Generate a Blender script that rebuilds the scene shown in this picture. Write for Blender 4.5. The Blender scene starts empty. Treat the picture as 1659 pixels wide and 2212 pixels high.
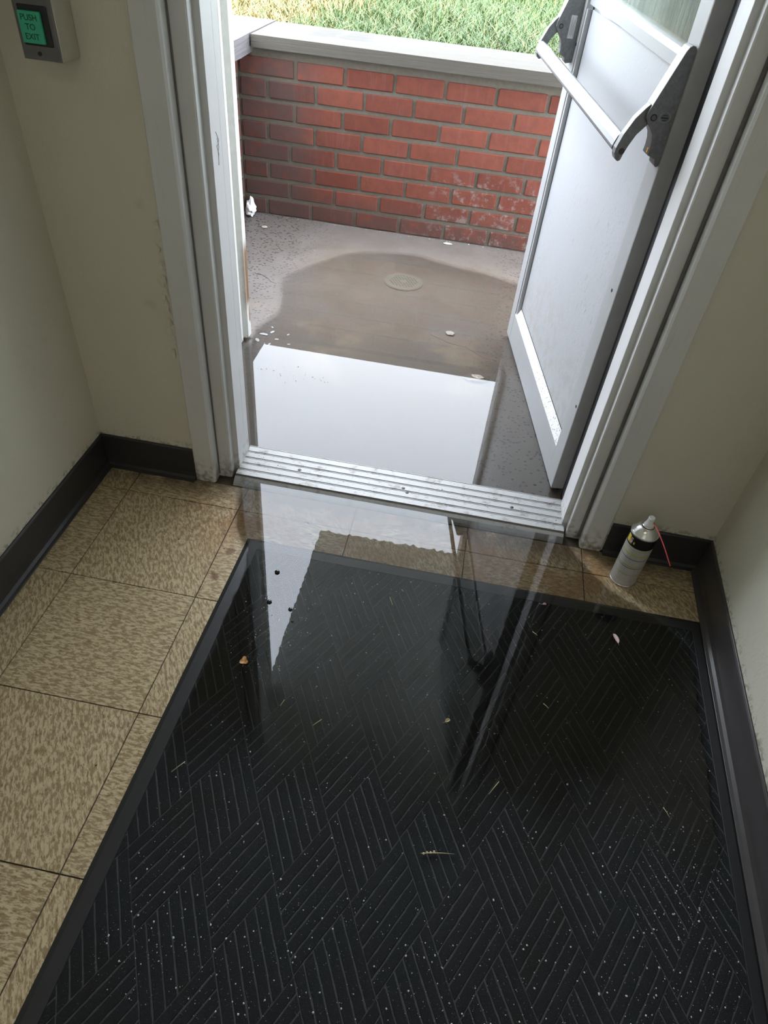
import bpy, bmesh, math, random
import numpy as np
from mathutils import Vector, Matrix
random.seed(7); rng = np.random.default_rng(7)
C = bpy.context.scene.collection
SC = bpy.context.scene
R = math.radians

# ------------------------------------------------------------------ camera
cam = bpy.data.cameras.new('camera'); cam_ob = bpy.data.objects.new('camera', cam); C.objects.link(cam_ob)
cam_ob.location = (0.810530, -1.229753, 1.257053)
cam_ob.rotation_euler = (0.8094054, -0.0806376, 0.1720594)
cam.sensor_fit = 'VERTICAL'; cam.sensor_height = 24.0; cam.sensor_width = 18.0
cam.lens = 1452.239 / 2212 * 24.0
cam.clip_start = 0.01
SC.camera = cam_ob

# ------------------------------------------------------------------ sky, lamp, fill light, exposure
SKY = 12.0
w = bpy.data.worlds.new('overcast_sky'); SC.world = w; w.use_nodes = True
bg = w.node_tree.nodes['Background']; bg.inputs[0].default_value = (0.82, 0.89, 1.0, 1); bg.inputs[1].default_value = SKY
def area(name, loc, rot, sx, sy, power, col=(1, 1, 1)):
    l = bpy.data.lights.new(name, 'AREA'); l.shape = 'RECTANGLE'; l.size = sx; l.size_y = sy; l.energy = power; l.color = col
    o = bpy.data.objects.new(name, l); o.location = loc; o.rotation_euler = rot; C.objects.link(o); return o
area('ceiling_lamp', (0.55, -2.2, 2.47), (0, 0, 0), 1.1, 0.5, 3.6, (1, 0.96, 0.90))
area('back_fill', (0.70, -2.96, 1.35), (R(90), 0, 0), 1.2, 1.3, 2.0, (1, 0.98, 0.95))  # unseen fill light, added to brighten the interior from behind
pt = area('doorway_portal', (0.714, 0.30, 1.06), (R(-90), 0, 0), 0.92, 2.1, 1); pt.data.cycles.is_portal = True
SC.view_settings.view_transform = 'Standard'; SC.view_settings.look = 'None'
SC.view_settings.exposure = 0.0; SC.view_settings.gamma = 1.0; SC.view_settings.use_curve_mapping = False

# ------------------------------------------------------------------ node helpers
class NT:
    def __init__(s, name):
        s.m = bpy.data.materials.new(name); s.m.use_nodes = True
        s.t = s.m.node_tree; s.n = s.t.nodes; s.l = s.t.links
        s.b = s.n['Principled BSDF']; s.pos = None
    def add(s, k, **kw):
        n = s.n.new(k)
        for a, b in kw.items(): setattr(n, a, b)
        return n
    def put(s, sock, v):
        if isinstance(v, bpy.types.NodeSocket): s.l.new(v, sock)
        elif isinstance(v, (tuple, list)) and len(v) == 3 and sock.type == 'RGBA': sock.default_value = (*v, 1)
        else: sock.default_value = v
    def P(s):
        if s.pos is None: s.pos = s.add('ShaderNodeNewGeometry').outputs['Position']
        return s.pos
    def vec(s, scale=(1, 1, 1), rot=(0, 0, 0), src=None):
        m = s.add('ShaderNodeMapping'); s.l.new(src or s.P(), m.inputs[0])
        m.inputs['Scale'].default_value = scale; m.inputs['Rotation'].default_value = rot; return m.outputs[0]
    def noise(s, scale, detail=3, rough=.55, vec=None, dist=0):
        n = s.add('ShaderNodeTexNoise'); s.l.new(vec or s.P(), n.inputs['Vector'])
        n.inputs['Scale'].default_value = scale; n.inputs['Detail'].default_value = detail
        n.inputs['Roughness'].default_value = rough; n.inputs['Distortion'].default_value = dist; return n.outputs['Fac']
    def vor(s, scale, vec=None, rnd=1):
        n = s.add('ShaderNodeTexVoronoi'); s.l.new(vec or s.P(), n.inputs['Vector']); n.inputs['Scale'].default_value = scale
        n.inputs['Randomness'].default_value = rnd; return n.outputs['Distance']
    def ramp(s, f, a, b, lo=0., hi=1.):
        n = s.add('ShaderNodeMapRange'); n.interpolation_type = 'SMOOTHSTEP'; s.put(n.inputs[0], f)
        n.inputs[1].default_value = a; n.inputs[2].default_value = b; n.inputs[3].default_value = lo; n.inputs[4].default_value = hi; return n.outputs[0]
    def math(s, op, a, b=0.):
        n = s.add('ShaderNodeMath', operation=op); s.put(n.inputs[0], a); s.put(n.inputs[1], b); return n.outputs[0]
    def mix(s, f, a, b, blend='MIX'):
        n = s.add('ShaderNodeMix', data_type='RGBA', blend_type=blend); s.put(n.inputs[0], f); s.put(n.inputs[6], a); s.put(n.inputs[7], b); return n.outputs[2]
    def xyz(s):
        n = s.add('ShaderNodeSeparateXYZ'); s.l.new(s.P(), n.inputs[0]); return n.outputs
    def rand(s): return s.add('ShaderNodeObjectInfo').outputs['Random']
    def bump(s, h, strength=.3, dist=.001):
        n = s.add('ShaderNodeBump'); s.put(n.inputs['Height'], h); n.inputs['Strength'].default_value = strength
        n.inputs['Distance'].default_value = dist; s.l.new(n.outputs[0], s.b.inputs['Normal']); return n
    def fin(s, col, rough=.5, metal=0., spec=.5):
        s.put(s.b.inputs['Base Color'], col); s.put(s.b.inputs['Roughness'], rough); s.put(s.b.inputs['Metallic'], metal)
        s.put(s.b.inputs['Specular IOR Level'], spec); return s.m

def simple(name, col, rough=.5, metal=0., var=.12, scale=40, bs=300, bstr=.1, spec=.5):
    t = NT(name); f = t.noise(scale, 4)
    c = t.mix(f, tuple(x * (1 - var) for x in col), tuple(min(1, x * (1 + var)) for x in col))
    if bstr: t.bump(t.noise(bs, 2), bstr, .001)
    return t.fin(c, rough, metal, spec)

M = {}
def plaster():
    t = NT('cream_plaster'); z = t.xyz()[2]
    f = t.noise(3, 4); c = t.mix(f, (.62, .595, .495), (.69, .665, .565))
    c = t.mix(t.ramp(t.noise(14, 5), .66, .78, 0, .25), c, (.40, .38, .29))
    d = t.math('MULTIPLY', t.ramp(z, .104, .128, 1, 0), t.ramp(t.noise(70, 5, .65), .50, .58))
    c = t.mix(t.math('MULTIPLY', d, .8), c, (.30, .28, .23))
    h = t.math('ADD', t.noise(170, 3), t.math('MULTIPLY', t.noise(45, 2), 1.5))
    t.bump(h, .35, .002); return t.fin(c, .8, 0, .12)
M['plaster'] = plaster()
def tile(name, rot):
    t = NT(name)
    q = t.vec(rot=(0, 0, rot)); v = t.vec((1, 3.0, 1), src=q); v2 = t.vec((1, 3.0, 1), (0, 0, .1), src=q)
    a = t.ramp(t.noise(58, 5, .68, v, .5), .42, .57); b = t.ramp(t.noise(82, 4, .66, v2, .6), .55, .63)
    c = t.mix(a, (.32, .232, .130), (.60, .495, .315)); c = t.mix(t.math('MULTIPLY', b, .75), c, (.18, .125, .07))
    x, y, z = t.xyz()
    wet = t.math('MULTIPLY', t.ramp(y, -.32, .02), t.math('MULTIPLY', t.ramp(x, .10, .34), t.ramp(x, 1.40, 1.22)))
    st = t.math('MULTIPLY', wet, t.ramp(t.noise(9, 4), .34, .66))
    c = t.mix(t.math('MULTIPLY', st, .75), c, (.34, .17, .06))
    rust = t.math('MULTIPLY', wet, t.ramp(t.noise(120, 4, .7), .60, .66))
    c = t.mix(t.math('MULTIPLY', rust, .75), c, (.10, .045, .022))
    def spot(cx, cy, r0, r1):
        n = t.add('ShaderNodeVectorMath', operation='DISTANCE'); t.l.new(t.P(), n.inputs[0]); n.inputs[1].default_value = (cx, cy, 0)
        d = t.math('ADD', n.outputs['Value'], t.math('MULTIPLY', t.math('SUBTRACT', t.noise(55, 4, .7), .5), r1 * 1.6)); return t.ramp(d, r1, r0)
    for cx, cy, r0, r1 in ((.334, -.145, .006, .016), (.327, -.235, .005, .014), (.318, -.225, .003, .010)): c = t.mix(t.math('MULTIPLY', spot(cx, cy, r0, r1), .8), c, (.16, .065, .03))
    big = t.math('MULTIPLY', spot(.25, -.02, .02, .17), t.ramp(t.noise(80, 5, .75), .46, .62)); c = t.mix(t.math('MULTIPLY', big, .75), c, (.22, .11, .045))
    edge = t.math('MULTIPLY', t.ramp(y, .0, .075), t.ramp(t.noise(22, 4), .25, .6))
    c = t.mix(t.math('MULTIPLY', edge, .7), c, (.09, .065, .045))
    sp = t.ramp(t.vor(75), .03, .06, 1, 0); sp = t.math('MULTIPLY', sp, t.ramp(t.noise(11, 2), .5, .6))
    c = t.mix(t.math('MULTIPLY', sp, .8), c, (.05, .04, .03))
    t.bump(t.noise(60, 3), .06, .001); return t.fin(c, t.ramp(t.noise(8, 3), .3, .7, .34, .55), 0, .4)
M['tile_a'] = tile('speckled_vinyl_lengthwise', 0); M['tile_b'] = tile('speckled_vinyl_crosswise', R(62))
M['grout'] = simple('dark_tile_joint', (.06, .045, .03), .8)
M['base'] = simple('charcoal_vinyl', (.030, .029, .031), .34, 0, .25, 30, 120, .12)
M['base2'] = simple('charcoal_vinyl_glossy', (.062, .057, .057), .28, 0, .25, 30, 120, .1)
def framem():
    t = NT('grey_painted_frame'); x, y, z = t.xyz()
    c = t.mix(t.noise(20, 4), (.64, .64, .635), (.70, .70, .695))
    v = t.vec((1, 1, .06)); c = t.mix(t.math('MULTIPLY', t.ramp(t.noise(260, 4, .6, v), .58, .7), .12), c, (.24, .23, .22))
    g = t.math('MULTIPLY', t.ramp(z, .0, .10, 1, 0), t.ramp(t.noise(60, 5), .42, .66))
    c = t.mix(t.math('MULTIPLY', g, .8), c, (.15, .12, .09)); t.bump(t.noise(90, 3), .06, .001)
    return t.fin(c, .38, 0, .45)
M['frame'] = framem()
M['caulk_shade'] = simple('dark_caulk_shade', (.16, .155, .15), .7, 0, .4, 60, 200, .4)
M['gasket'] = simple('black_gasket', (.015, .015, .018), .6)
def alu(name, col, rough, dirt):
    t = NT(name); v = t.vec((.06, 1, 1)) if dirt else t.P()
    c = t.mix(t.noise(200, 3, .5, v), tuple(k * .86 for k in col), col)
    if dirt:
        c = t.mix(t.math('MULTIPLY', t.ramp(t.noise(30, 6, .75), .52, .66), .55), c, (.13, .10, .07))
        c = t.mix(t.ramp(t.vor(120), .05, .09, .8, 0), c, (.12, .09, .06))
    t.bump(t.noise(300, 2), .08, .0006); return t.fin(c, rough, .45 if dirt else .85, .5)
M['grime'] = simple('groove_grime', (.07, .055, .04), .8, 0, .4, 60, 200, .2)
M['thr'] = alu('worn_aluminium_threshold', (.41, .41, .40), .58, True)
M['alu'] = alu('brushed_aluminium', (.80, .81, .82), .32, False)
M['doorframe'] = simple('satin_grey_door_metal', (.37, .375, .38), .4, 0, .06, 25, 200, .05)
def panel():
    t = NT('scuffed_white_door_panel'); x, y, z = t.xyz()
    c = t.mix(t.noise(5, 3), (.390, .401, .415), (.433, .442, .455))
    v = t.vec((6, 6, 1.1), (R(25), 0, R(10)))
    s = t.math('MULTIPLY', t.ramp(t.noise(34, 5, .66, v, .5), .605, .64), t.math('MULTIPLY', t.ramp(t.noise(5, 3), .46, .60), t.ramp(z, .95, .55)))
    c = t.mix(t.math('MULTIPLY', s, .65), c, (.16, .155, .155))
    d = t.math('MULTIPLY', t.ramp(z, .14, .55, 1, 0), t.ramp(t.noise(24, 5, .7), .44, .64))
    c = t.mix(t.math('MULTIPLY', d, .45), c, (.336, .294, .252)); t.bump(t.noise(150, 3), .28, .0016); return t.fin(c, .42, 0, .4)
M['panel'] = panel()
def bead():
    t = NT('dirty_white_bead'); c = t.mix(t.ramp(t.noise(150, 5, .7), .54, .64, 0, .8), (.74, .73, .71), (.17, .12, .08)); return t.fin(c, .5)
M['bead'] = bead(); M['edge'] = simple('hinge_edge_grey', (.40, .395, .39), .55, 0, .15, 30, 200, .1)
def glassm(name, tint, ior, lo, rough, streak, film=False):
    t = NT(name); out = t.n['Material Output']; t.n.remove(t.b)
    tr = t.add('ShaderNodeBsdfTransparent'); tr.inputs[0].default_value = (*tint, 1)
    gl = t.add('ShaderNodeBsdfGlossy'); gl.inputs['Roughness'].default_value = rough
    fr = t.add('ShaderNodeFresnel'); fr.inputs[0].default_value = ior
    mx = t.add('ShaderNodeMixShader'); fac = fr.outputs[0]
    if film:                                                       # the film thins out towards the far end of the soaked mat
        x, y, z = t.xyz(); yy = t.math('ADD', y, t.math('MULTIPLY', t.math('SUBTRACT', t.noise(6, 4, .6), .5), .30))
        fac = t.math('MULTIPLY', fac, t.ramp(yy, -.76, -.50))
    t.l.new(fac, mx.inputs[0]); t.l.new(tr.outputs[0], mx.inputs[1]); t.l.new(gl.outputs[0], mx.inputs[2])
    res = mx.outputs[0]
    if lo:
        bp = t.add('ShaderNodeBump'); t.l.new(t.noise(lo, 3, .6, t.vec((.3, 1, 1))), bp.inputs['Height']); bp.inputs['Strength'].default_value = .004; bp.inputs['Distance'].default_value = .002
        t.l.new(bp.outputs[0], gl.inputs['Normal']); t.l.new(bp.outputs[0], fr.inputs['Normal'])
    if streak:
        df = t.add('ShaderNodeBsdfTranslucent'); df.inputs[0].default_value = (.85, .9, .85, 1)
        m2 = t.add('ShaderNodeMixShader'); v = t.vec((6, 6, .25))
        t.l.new(t.ramp(t.noise(14, 5, .65, v), .35, .7, .02, .09), m2.inputs[0]); t.l.new(res, m2.inputs[1]); t.l.new(df.outputs[0], m2.inputs[2]); res = m2.outputs[0]
    t.l.new(res, out.inputs[0]); return t.m
M['water'] = glassm('still_water', (1, 1, 1), 1.50, 0, 0.0, False, True)
M['droplet'] = simple('dark_bubble_skin', (.012, .011, .012), .08, 0, .1, 40, 100, 0)
M['glass'] = glassm('misted_glass', (.97, 1, .97), 1.22, 0, .02, True)
def brickm():
    t = NT('red_brick'); r = t.rand(); x, y, z = t.xyz()
    c = t.mix(r, (.131, .037, .023), (.186, .056, .036)); c = t.mix(t.ramp(t.noise(30, 5, .65), .35, .7), c, t.mix(r, (.106, .032, .022), (.150, .048, .032)))
    v = t.vec((1, 1, .12)); c = t.mix(t.ramp(t.noise(55, 3, .5, v), .56, .72, 0, .35), c, (.176, .072, .064))
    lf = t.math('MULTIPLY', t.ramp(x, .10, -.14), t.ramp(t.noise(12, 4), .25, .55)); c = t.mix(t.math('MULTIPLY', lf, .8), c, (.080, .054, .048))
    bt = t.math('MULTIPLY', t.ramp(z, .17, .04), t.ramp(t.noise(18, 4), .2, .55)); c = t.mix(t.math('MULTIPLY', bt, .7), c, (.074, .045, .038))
    ef = t.math('MULTIPLY', t.math('MULTIPLY', t.ramp(z, .36, .24), t.ramp(x, .35, .75)), t.ramp(t.noise(26, 6, .7), .50, .66))
    c = t.mix(t.math('MULTIPLY', ef, .6), c, (.230, .198, .179)); t.bump(t.noise(190, 4, .65), .5, .002); return t.fin(c, .85, 0, .25)
M['brick'] = brickm()
def mortar():
    t = NT('grey_mortar'); c = t.mix(t.noise(60, 5, .65), (.096, .083, .064), (.160, .141, .112)); t.bump(t.noise(140, 4, .7), .7, .003); return t.fin(c, .9, 0, .2)
M['mortar'] = mortar()
def coping(name, a, b):
    t = NT(name); x, y, z = t.xyz(); c = t.mix(t.noise(18, 5, .6), a, b)
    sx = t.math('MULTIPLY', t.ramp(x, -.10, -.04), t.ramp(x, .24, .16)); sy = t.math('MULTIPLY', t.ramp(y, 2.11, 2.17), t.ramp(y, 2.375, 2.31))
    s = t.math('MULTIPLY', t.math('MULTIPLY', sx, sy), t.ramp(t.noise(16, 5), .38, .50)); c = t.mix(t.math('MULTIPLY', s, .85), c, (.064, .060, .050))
    t.bump(t.noise(170, 4, .7), .35, .0015); return t.fin(c, .85, 0, .25)
M['coping'] = coping('pale_concrete_coping', (.077, .068, .053), (.094, .086, .072)); M['coping2'] = coping('weathered_coping', (.100, .090, .090), (.134, .124, .124))
def concrete():
    t = NT('damp_pitted_concrete'); x, y, z = t.xyz()
    c = t.mix(t.noise(7, 5, .6), (.141, .121, .107), (.209, .186, .169))
    c = t.mix(t.ramp(t.noise(120, 3), .3, .7, 0, .45), c, (.141, .120, .106))
    silt = t.math('MULTIPLY', t.math('MULTIPLY', t.ramp(x, -.02, .22), t.ramp(y, 1.95, 1.55)), t.ramp(t.noise(3.2, 4), .22, .5)); c = t.mix(t.math('MULTIPLY', silt, .75), c, (.165, .127, .088))
    sand = t.math('MULTIPLY', t.ramp(t.noise(4.2, 3), .50, .66), t.math('MULTIPLY', t.ramp(y, .55, .80), t.ramp(y, 1.25, .95)))
    c = t.mix(t.math('MULTIPLY', sand, .8), c, (.259, .202, .136))
    pv = t.vor(62, t.vec((1, 1.1, 1))); pores = t.math('MULTIPLY', t.ramp(pv, .23, .33, 1, 0), t.ramp(t.noise(6, 4), .24, .42))
    mid = t.math('MULTIPLY', t.ramp(t.math('ABSOLUTE', t.math('SUBTRACT', x, .50)), .30, .62, .12, 1), 1.)
    pores = t.math('MULTIPLY', pores, mid)
    c = t.mix(t.math('MULTIPLY', pores, .9), c, (.032, .026, .024))
    h = t.math('SUBTRACT', t.math('MULTIPLY', t.noise(240, 4, .7), .6), t.math('MULTIPLY', pores, 1.))
    t.bump(h, .55, .002); return t.fin(c, t.ramp(t.noise(5, 3), .35, .65, .34, .55), 0, .5)
M['concrete'] = concrete()
def woodpaint():
    t = NT('peeling_white_paint'); x, y, z = t.xyz()
    n = t.noise(28, 5, .65, t.vec((1, 1, .35))); lim = t.ramp(z, .10, .50, .46, .80)
    zone = t.math('MULTIPLY', t.math('MULTIPLY', t.ramp(z, .37, .31), t.ramp(z, .10, .16)), t.ramp(y, .835, .86)); zone = t.math('MULTIPLY', zone, t.ramp(t.noise(16, 3, .5, t.vec((1, 1, .5))), .36, .46))
    pm = t.math('MAXIMUM', zone, t.math('MULTIPLY', t.ramp(z, .30, .02), t.ramp(n, .54, .60)))
    wv = t.noise(160, 4, .6, t.vec((1, 1, .05))); wood = t.mix(wv, (.10, .042, .016), (.34, .19, .09))
    c = t.mix(pm, t.mix(t.noise(50, 4), (.66, .66, .62), (.76, .76, .73)), wood)
    c = t.mix(t.ramp(t.noise(90, 5, .7, t.vec((1, 1, .15))), .60, .72, 0, .4), c, (.36, .34, .30))
    t.bump(t.math('SUBTRACT', t.noise(80, 3), pm), .5, .002); return t.fin(c, .6)
M['trimwood'] = woodpaint()
M['white_ext'] = simple('white_exterior_paint', (.70, .70, .67), .6)
def carpet():
    t = NT('black_mat_fibre'); c = t.mix(t.noise(500, 3, .7), (.0125, .0145, .016), (.036, .040, .043)); c = t.mix(t.ramp(t.noise(5, 3), .4, .7, 0, .35), c, (.022, .016, .013)); c = t.mix(t.ramp(t.noise(420, 2, .7), .64, .74, 0, .7), c, (.15, .16, .165))  # last mix paints the glint of wet fibres in as pale flecks
    t.bump(t.noise(650, 3, .8), .9, .003); return t.fin(c, .8, 0, .12)
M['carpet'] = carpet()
def groove():
    t = NT('grey_mat_valley'); c = t.mix(t.noise(300, 4, .75), (.035, .037, .039), (.12, .125, .13)); t.bump(t.noise(600, 3, .8), .8, .002); return t.fin(c, .8, 0, .12)
M['groove'] = groove()
M['rubber'] = simple('black_rubber_border', (.022, .023, .025), .42, 0, .2, 60, 500, .2)
M['bracket'] = simple('textured_dark_enamel', (.17, .175, .18), .5, 0, .55, 130, 150, .6)
M['bar'] = simple('silver_lacquered_bar', (.21, .215, .222), .38, .2, .06, 60, 250, .05)
M['silver'] = simple('dull_silver', (.125, .125, .118), .4, .2, .06, 60, 250, .05)
M['emblem'] = simple('stamped_emblem', (.30, .31, .31), .5)
M['sticker'] = simple('white_sticker', (.62, .64, .65), .5); M['ink'] = simple('grey_ink', (.16, .17, .18), .6, 0, .05, 40, 100, 0)
M['orange'] = simple('amber_dot', (.75, .33, .04), .5)
M['screw'] = simple('dark_screw', (.05, .045, .04), .4, .6)
M['boxbeige'] = simple('beige_box_plastic', (.52, .50, .41), .5); M['plate'] = simple('dark_steel_plate', (.16, .155, .16), .38, .5)
M['blackplastic'] = simple('black_bezel', (.012, .013, .014), .4)
def lit(name, col, e):
    t = NT(name); t.put(t.b.inputs['Emission Color'], col); t.b.inputs['Emission Strength'].default_value = e
    return t.fin(col, .35)
M['green'] = lit('lit_green_button', (.03, .30, .16), .10); M['greenink'] = simple('dark_green_print', (.006, .06, .03), .5, 0, .05, 40, 100, 0)
M['tin'] = alu('bright_tinplate', (.82, .82, .80), .2, False)
M['whiteplastic'] = simple('white_plastic', (.80, .81, .82), .35); M['redtube'] = simple('red_plastic_tube', (.80, .10, .12), .3)
def label():
    t = NT('printed_can_label'); tc = t.add('ShaderNodeTexCoord').outputs['Object']
    sp = t.add('ShaderNodeSeparateXYZ'); t.l.new(tc, sp.inputs[0]); x, y, z = sp.outputs
    ang = t.math('ARCTAN2', y, x)
    c = t.mix(t.noise(30, 2), (.50, .51, .50), (.58, .59, .58))
    col = t.ramp(t.math('ABSOLUTE', t.math('ADD', ang, 2.25)), .02, .03, 1, 0); c = t.mix(t.math('MULTIPLY', col, .7), c, (.62, .63, .6))
    comb = t.add('ShaderNodeCombineXYZ'); t.l.new(t.math('MULTIPLY', ang, .9), comb.inputs[0]); t.l.new(t.math('MULTIPLY', z, 30.), comb.inputs[1])
    wd = t.noise(26, 2, .5, comb.outputs[0])
    ln = t.math('SINE', t.math('MULTIPLY', z, 2 * math.pi / .0042)); txt = t.math('MULTIPLY', t.ramp(ln, .0, .5), t.ramp(wd, .42, .5)); txt = t.math('MULTIPLY', txt, t.ramp(z, .018, .022))
    c = t.mix(t.math('MULTIPLY', txt, .45), c, (.13, .14, .15))
    for zz, hh, cc in ((.113, .0022, (.55, .50, .10)), (.0745, .0014, (.42, .38, .10)), (.098, .0010, (.05, .05, .05)), (.069, .0009, (.06, .06, .05)), (.045, .0010, (.42, .40, .14)), (.128, .0012, (.50, .46, .16))):
        c = t.mix(t.ramp(t.math('ABSOLUTE', t.math('SUBTRACT', z, zz)), hh, hh * 1.3, .85, 0), c, cc)
    band = t.ramp(z, .1345, .1350); c = t.mix(band, c, (.012, .012, .013))
    yel = t.math('MULTIPLY', t.ramp(ang, -2.75, -2.80), t.ramp(t.math('ABSOLUTE', t.math('SUBTRACT', z, .150)), .010, .011, 1, 0)); c = t.mix(yel, c, (.80, .62, .04))
    pic = t.math('MULTIPLY', t.math('MULTIPLY', t.ramp(t.math('ABSOLUTE', t.math('ADD', ang, 2.62)), .12, .13, 1, 0), t.ramp(t.math('ABSOLUTE', t.math('SUBTRACT', z, .149)), .009, .010, 1, 0)), 1.)
    c = t.mix(pic, c, t.mix(t.ramp(t.noise(160, 2), .4, .6), (.62, .60, .55), (.30, .12, .06)))
    pc2 = t.math('MULTIPLY', t.ramp(t.math('ABSOLUTE', t.math('ADD', ang, 2.32)), .05, .06, 1, 0), t.ramp(t.math('ABSOLUTE', t.math('SUBTRACT', z, .1465)), .0035, .004, 1, 0)); c = t.mix(pc2, c, (.62, .52, .16))
    return t.fin(c, .33, .15)
M['label'] = label()
def grassm():
    t = NT('grass_blade'); a = t.add('ShaderNodeAttribute'); a.attribute_name = 'col'
    t.put(t.b.inputs['Transmission Weight'], 0.); return t.fin(a.outputs['Color'], .5, 0, .35)
M['grass'] = grassm()
def soil():
    t = NT('lawn_soil'); c = t.mix(t.noise(40, 5, .7), (.040, .065, .018), (.075, .105, .032)); t.bump(t.noise(60, 3), .8, .01); return t.fin(c, .95, 0, .1)
M['soil'] = soil()
M['canopy'] = simple('painted_canopy_soffit', (.55, .55, .53), .7)
def leafm(n, a, b):
    t = NT(n); return t.fin(t.mix(t.noise(300, 4), a, b), .55)
M['leaf'] = leafm('brown_leaf', (.30, .13, .03), (.52, .28, .08)); M['leafpale'] = leafm('pale_leaf', (.48, .33, .30), (.60, .45, .42)); M['strawm'] = leafm('dry_straw', (.42, .34, .17), (.62, .54, .33))
M['paper'] = simple('white_tissue', (.74, .73, .72), .8, 0, .08); M['grit'] = simple('white_grit_glints', (.62, .63, .66), .5); M['dirt'] = simple('dark_grit', (.035, .025, .018), .8)
M['stone'] = simple('pale_stone', (.50, .46, .40), .8); M['drain'] = simple('silted_drain_cover', (.20, .175, .13), .55, .15, .15); M['silt'] = simple('wet_brown_silt', (.24, .185, .12), .5, 0, .3, 60, 200, .5)
M['black'] = simple('drain_shaft', (.01, .01, .01), .9)

# ------------------------------------------------------------------ object helpers
def link(name, me, m=None, parent=None, **tags):
    o = bpy.data.objects.new(name, me); C.objects.link(o)
    if parent: o.parent = parent
    if m is not None and me is not None and not me.materials:
        for k in (m if isinstance(m, (list, tuple)) else [m]): me.materials.append(M[k])
    for k, v in tags.items(): o[k] = v
    return o
def bevel(o, wd, seg=2):
    b = o.modifiers.new('bevel', 'BEVEL'); b.width = wd; b.segments = seg; b.limit_method = 'ANGLE'; b.angle_limit = R(40); return o
def mesh(name, V, F, smooth=False):
    me = bpy.data.meshes.new(name); me.from_pydata([tuple(v) for v in V], [], F); me.update()
    if smooth: me.shade_smooth()
    return me
def boxes(lst):
    V, F = [], []
    for x0, x1, y0, y1, z0, z1 in lst:
        b = len(V); V += [(x0, y0, z0), (x1, y0, z0), (x1, y1, z0), (x0, y1, z0), (x0, y0, z1), (x1, y0, z1), (x1, y1, z1), (x0, y1, z1)]
        F += [tuple(b + i for i in f) for f in ((0, 3, 2, 1), (4, 5, 6, 7), (0, 1, 5, 4), (1, 2, 6, 5), (2, 3, 7, 6), (3, 0, 4, 7))]
    return V, F
def box(name, x0, x1, y0, y1, z0, z1, m, parent=None, bv=0, **tags):
    o = link(name, mesh(name, *boxes([(x0, x1, y0, y1, z0, z1)])), m, parent, **tags)
    if bv: bevel(o, bv)
    return o
def prism(poly, a, b, ax):
    """extrude a 2-D polygon from a to b along axis ax ('x': poly=(y,z), 'y': poly=(x,z), 'z': poly=(x,y))"""
    def P(p, t): return {'x': (t, p[0], p[1]), 'y': (p[0], t, p[1]), 'z': (p[0], p[1], t)}[ax]
    n = len(poly); V = [P(p, a) for p in poly] + [P(p, b) for p in poly]
    F = [(i, (i + 1) % n, n + (i + 1) % n, n + i) for i in range(n)] + [tuple(range(n))[::-1], tuple(range(n, 2 * n))]
    return V, F
def fixn(me):
    bm = bmesh.new(); bm.from_mesh(me); bmesh.ops.recalc_face_normals(bm, faces=bm.faces); bm.to_mesh(me); bm.free(); return me
def ext(name, poly, a, b, ax, m, parent=None, bv=0, fn=None, **tags):
    V, F = prism(poly, a, b, ax)
    if fn: V = [fn(*v) for v in V]
    o = link(name, fixn(mesh(name, V, F)), m, parent, **tags)
    if bv: bevel(o, bv)
    return o
def lathe(name, prof, m, parent=None, n=32, smooth=True, **tags):
    V, F = [], []
    for r, z in prof: V += [(r * math.cos(2 * math.pi * i / n), r * math.sin(2 * math.pi * i / n), z) for i in range(n)]
    for k in range(len(prof) - 1):
        for i in range(n): F.append((k * n + i, k * n + (i + 1) % n, (k + 1) * n + (i + 1) % n, (k + 1) * n + i))
    if prof[0][0] > 1e-6: F.append(tuple(range(n))[::-1])
    if prof[-1][0] > 1e-6: F.append(tuple((len(prof) - 1) * n + i for i in range(n)))
    me = mesh(name, V, F, smooth); bm = bmesh.new(); bm.from_mesh(me); bmesh.ops.remove_doubles(bm, verts=bm.verts, dist=1e-6); bmesh.ops.recalc_face_normals(bm, faces=bm.faces); bm.to_mesh(me); bm.free()
    o = link(name, me, m, parent, **tags)
    if smooth:
        try: me.set_sharp_from_angle(angle=R(38))
        except Exception: pass
    return o
def tube(name, pts, r, m, parent=None, n=8, taper=None, **tags):
    pts = [Vector(p) for p in pts]; V, F = [], []
    for i, p in enumerate(pts):
        d = (pts[min(i + 1, len(pts) - 1)] - pts[max(i - 1, 0)]).normalized(); a = d.cross(Vector((0, 0, 1)) if abs(d.z) < .9 else Vector((1, 0, 0))).normalized(); b = d.cross(a)
        rr = r * (taper[i] if taper else 1); V += [p + (a * math.cos(2 * math.pi * k / n) + b * math.sin(2 * math.pi * k / n)) * rr for k in range(n)]
    for i in range(len(pts) - 1):
        for k in range(n): F.append((i * n + k, i * n + (k + 1) % n, (i + 1) * n + (k + 1) % n, (i + 1) * n + k))
    F += [tuple(range(n)), tuple((len(pts) - 1) * n + k for k in range(n))[::-1]]
    return link(name, fixn(mesh(name, V, F, True)), m, parent, **tags)
def empty(name, loc=(0, 0, 0), rz=0, parent=None, **tags):
    o = bpy.data.objects.new(name, None); C.objects.link(o); o.location = loc; o.rotation_euler = (0, 0, rz); o.empty_display_size = .05
    if parent: o.parent = parent
    for k, v in tags.items(): o[k] = v
    return o
ST = dict(kind='structure')

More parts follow.
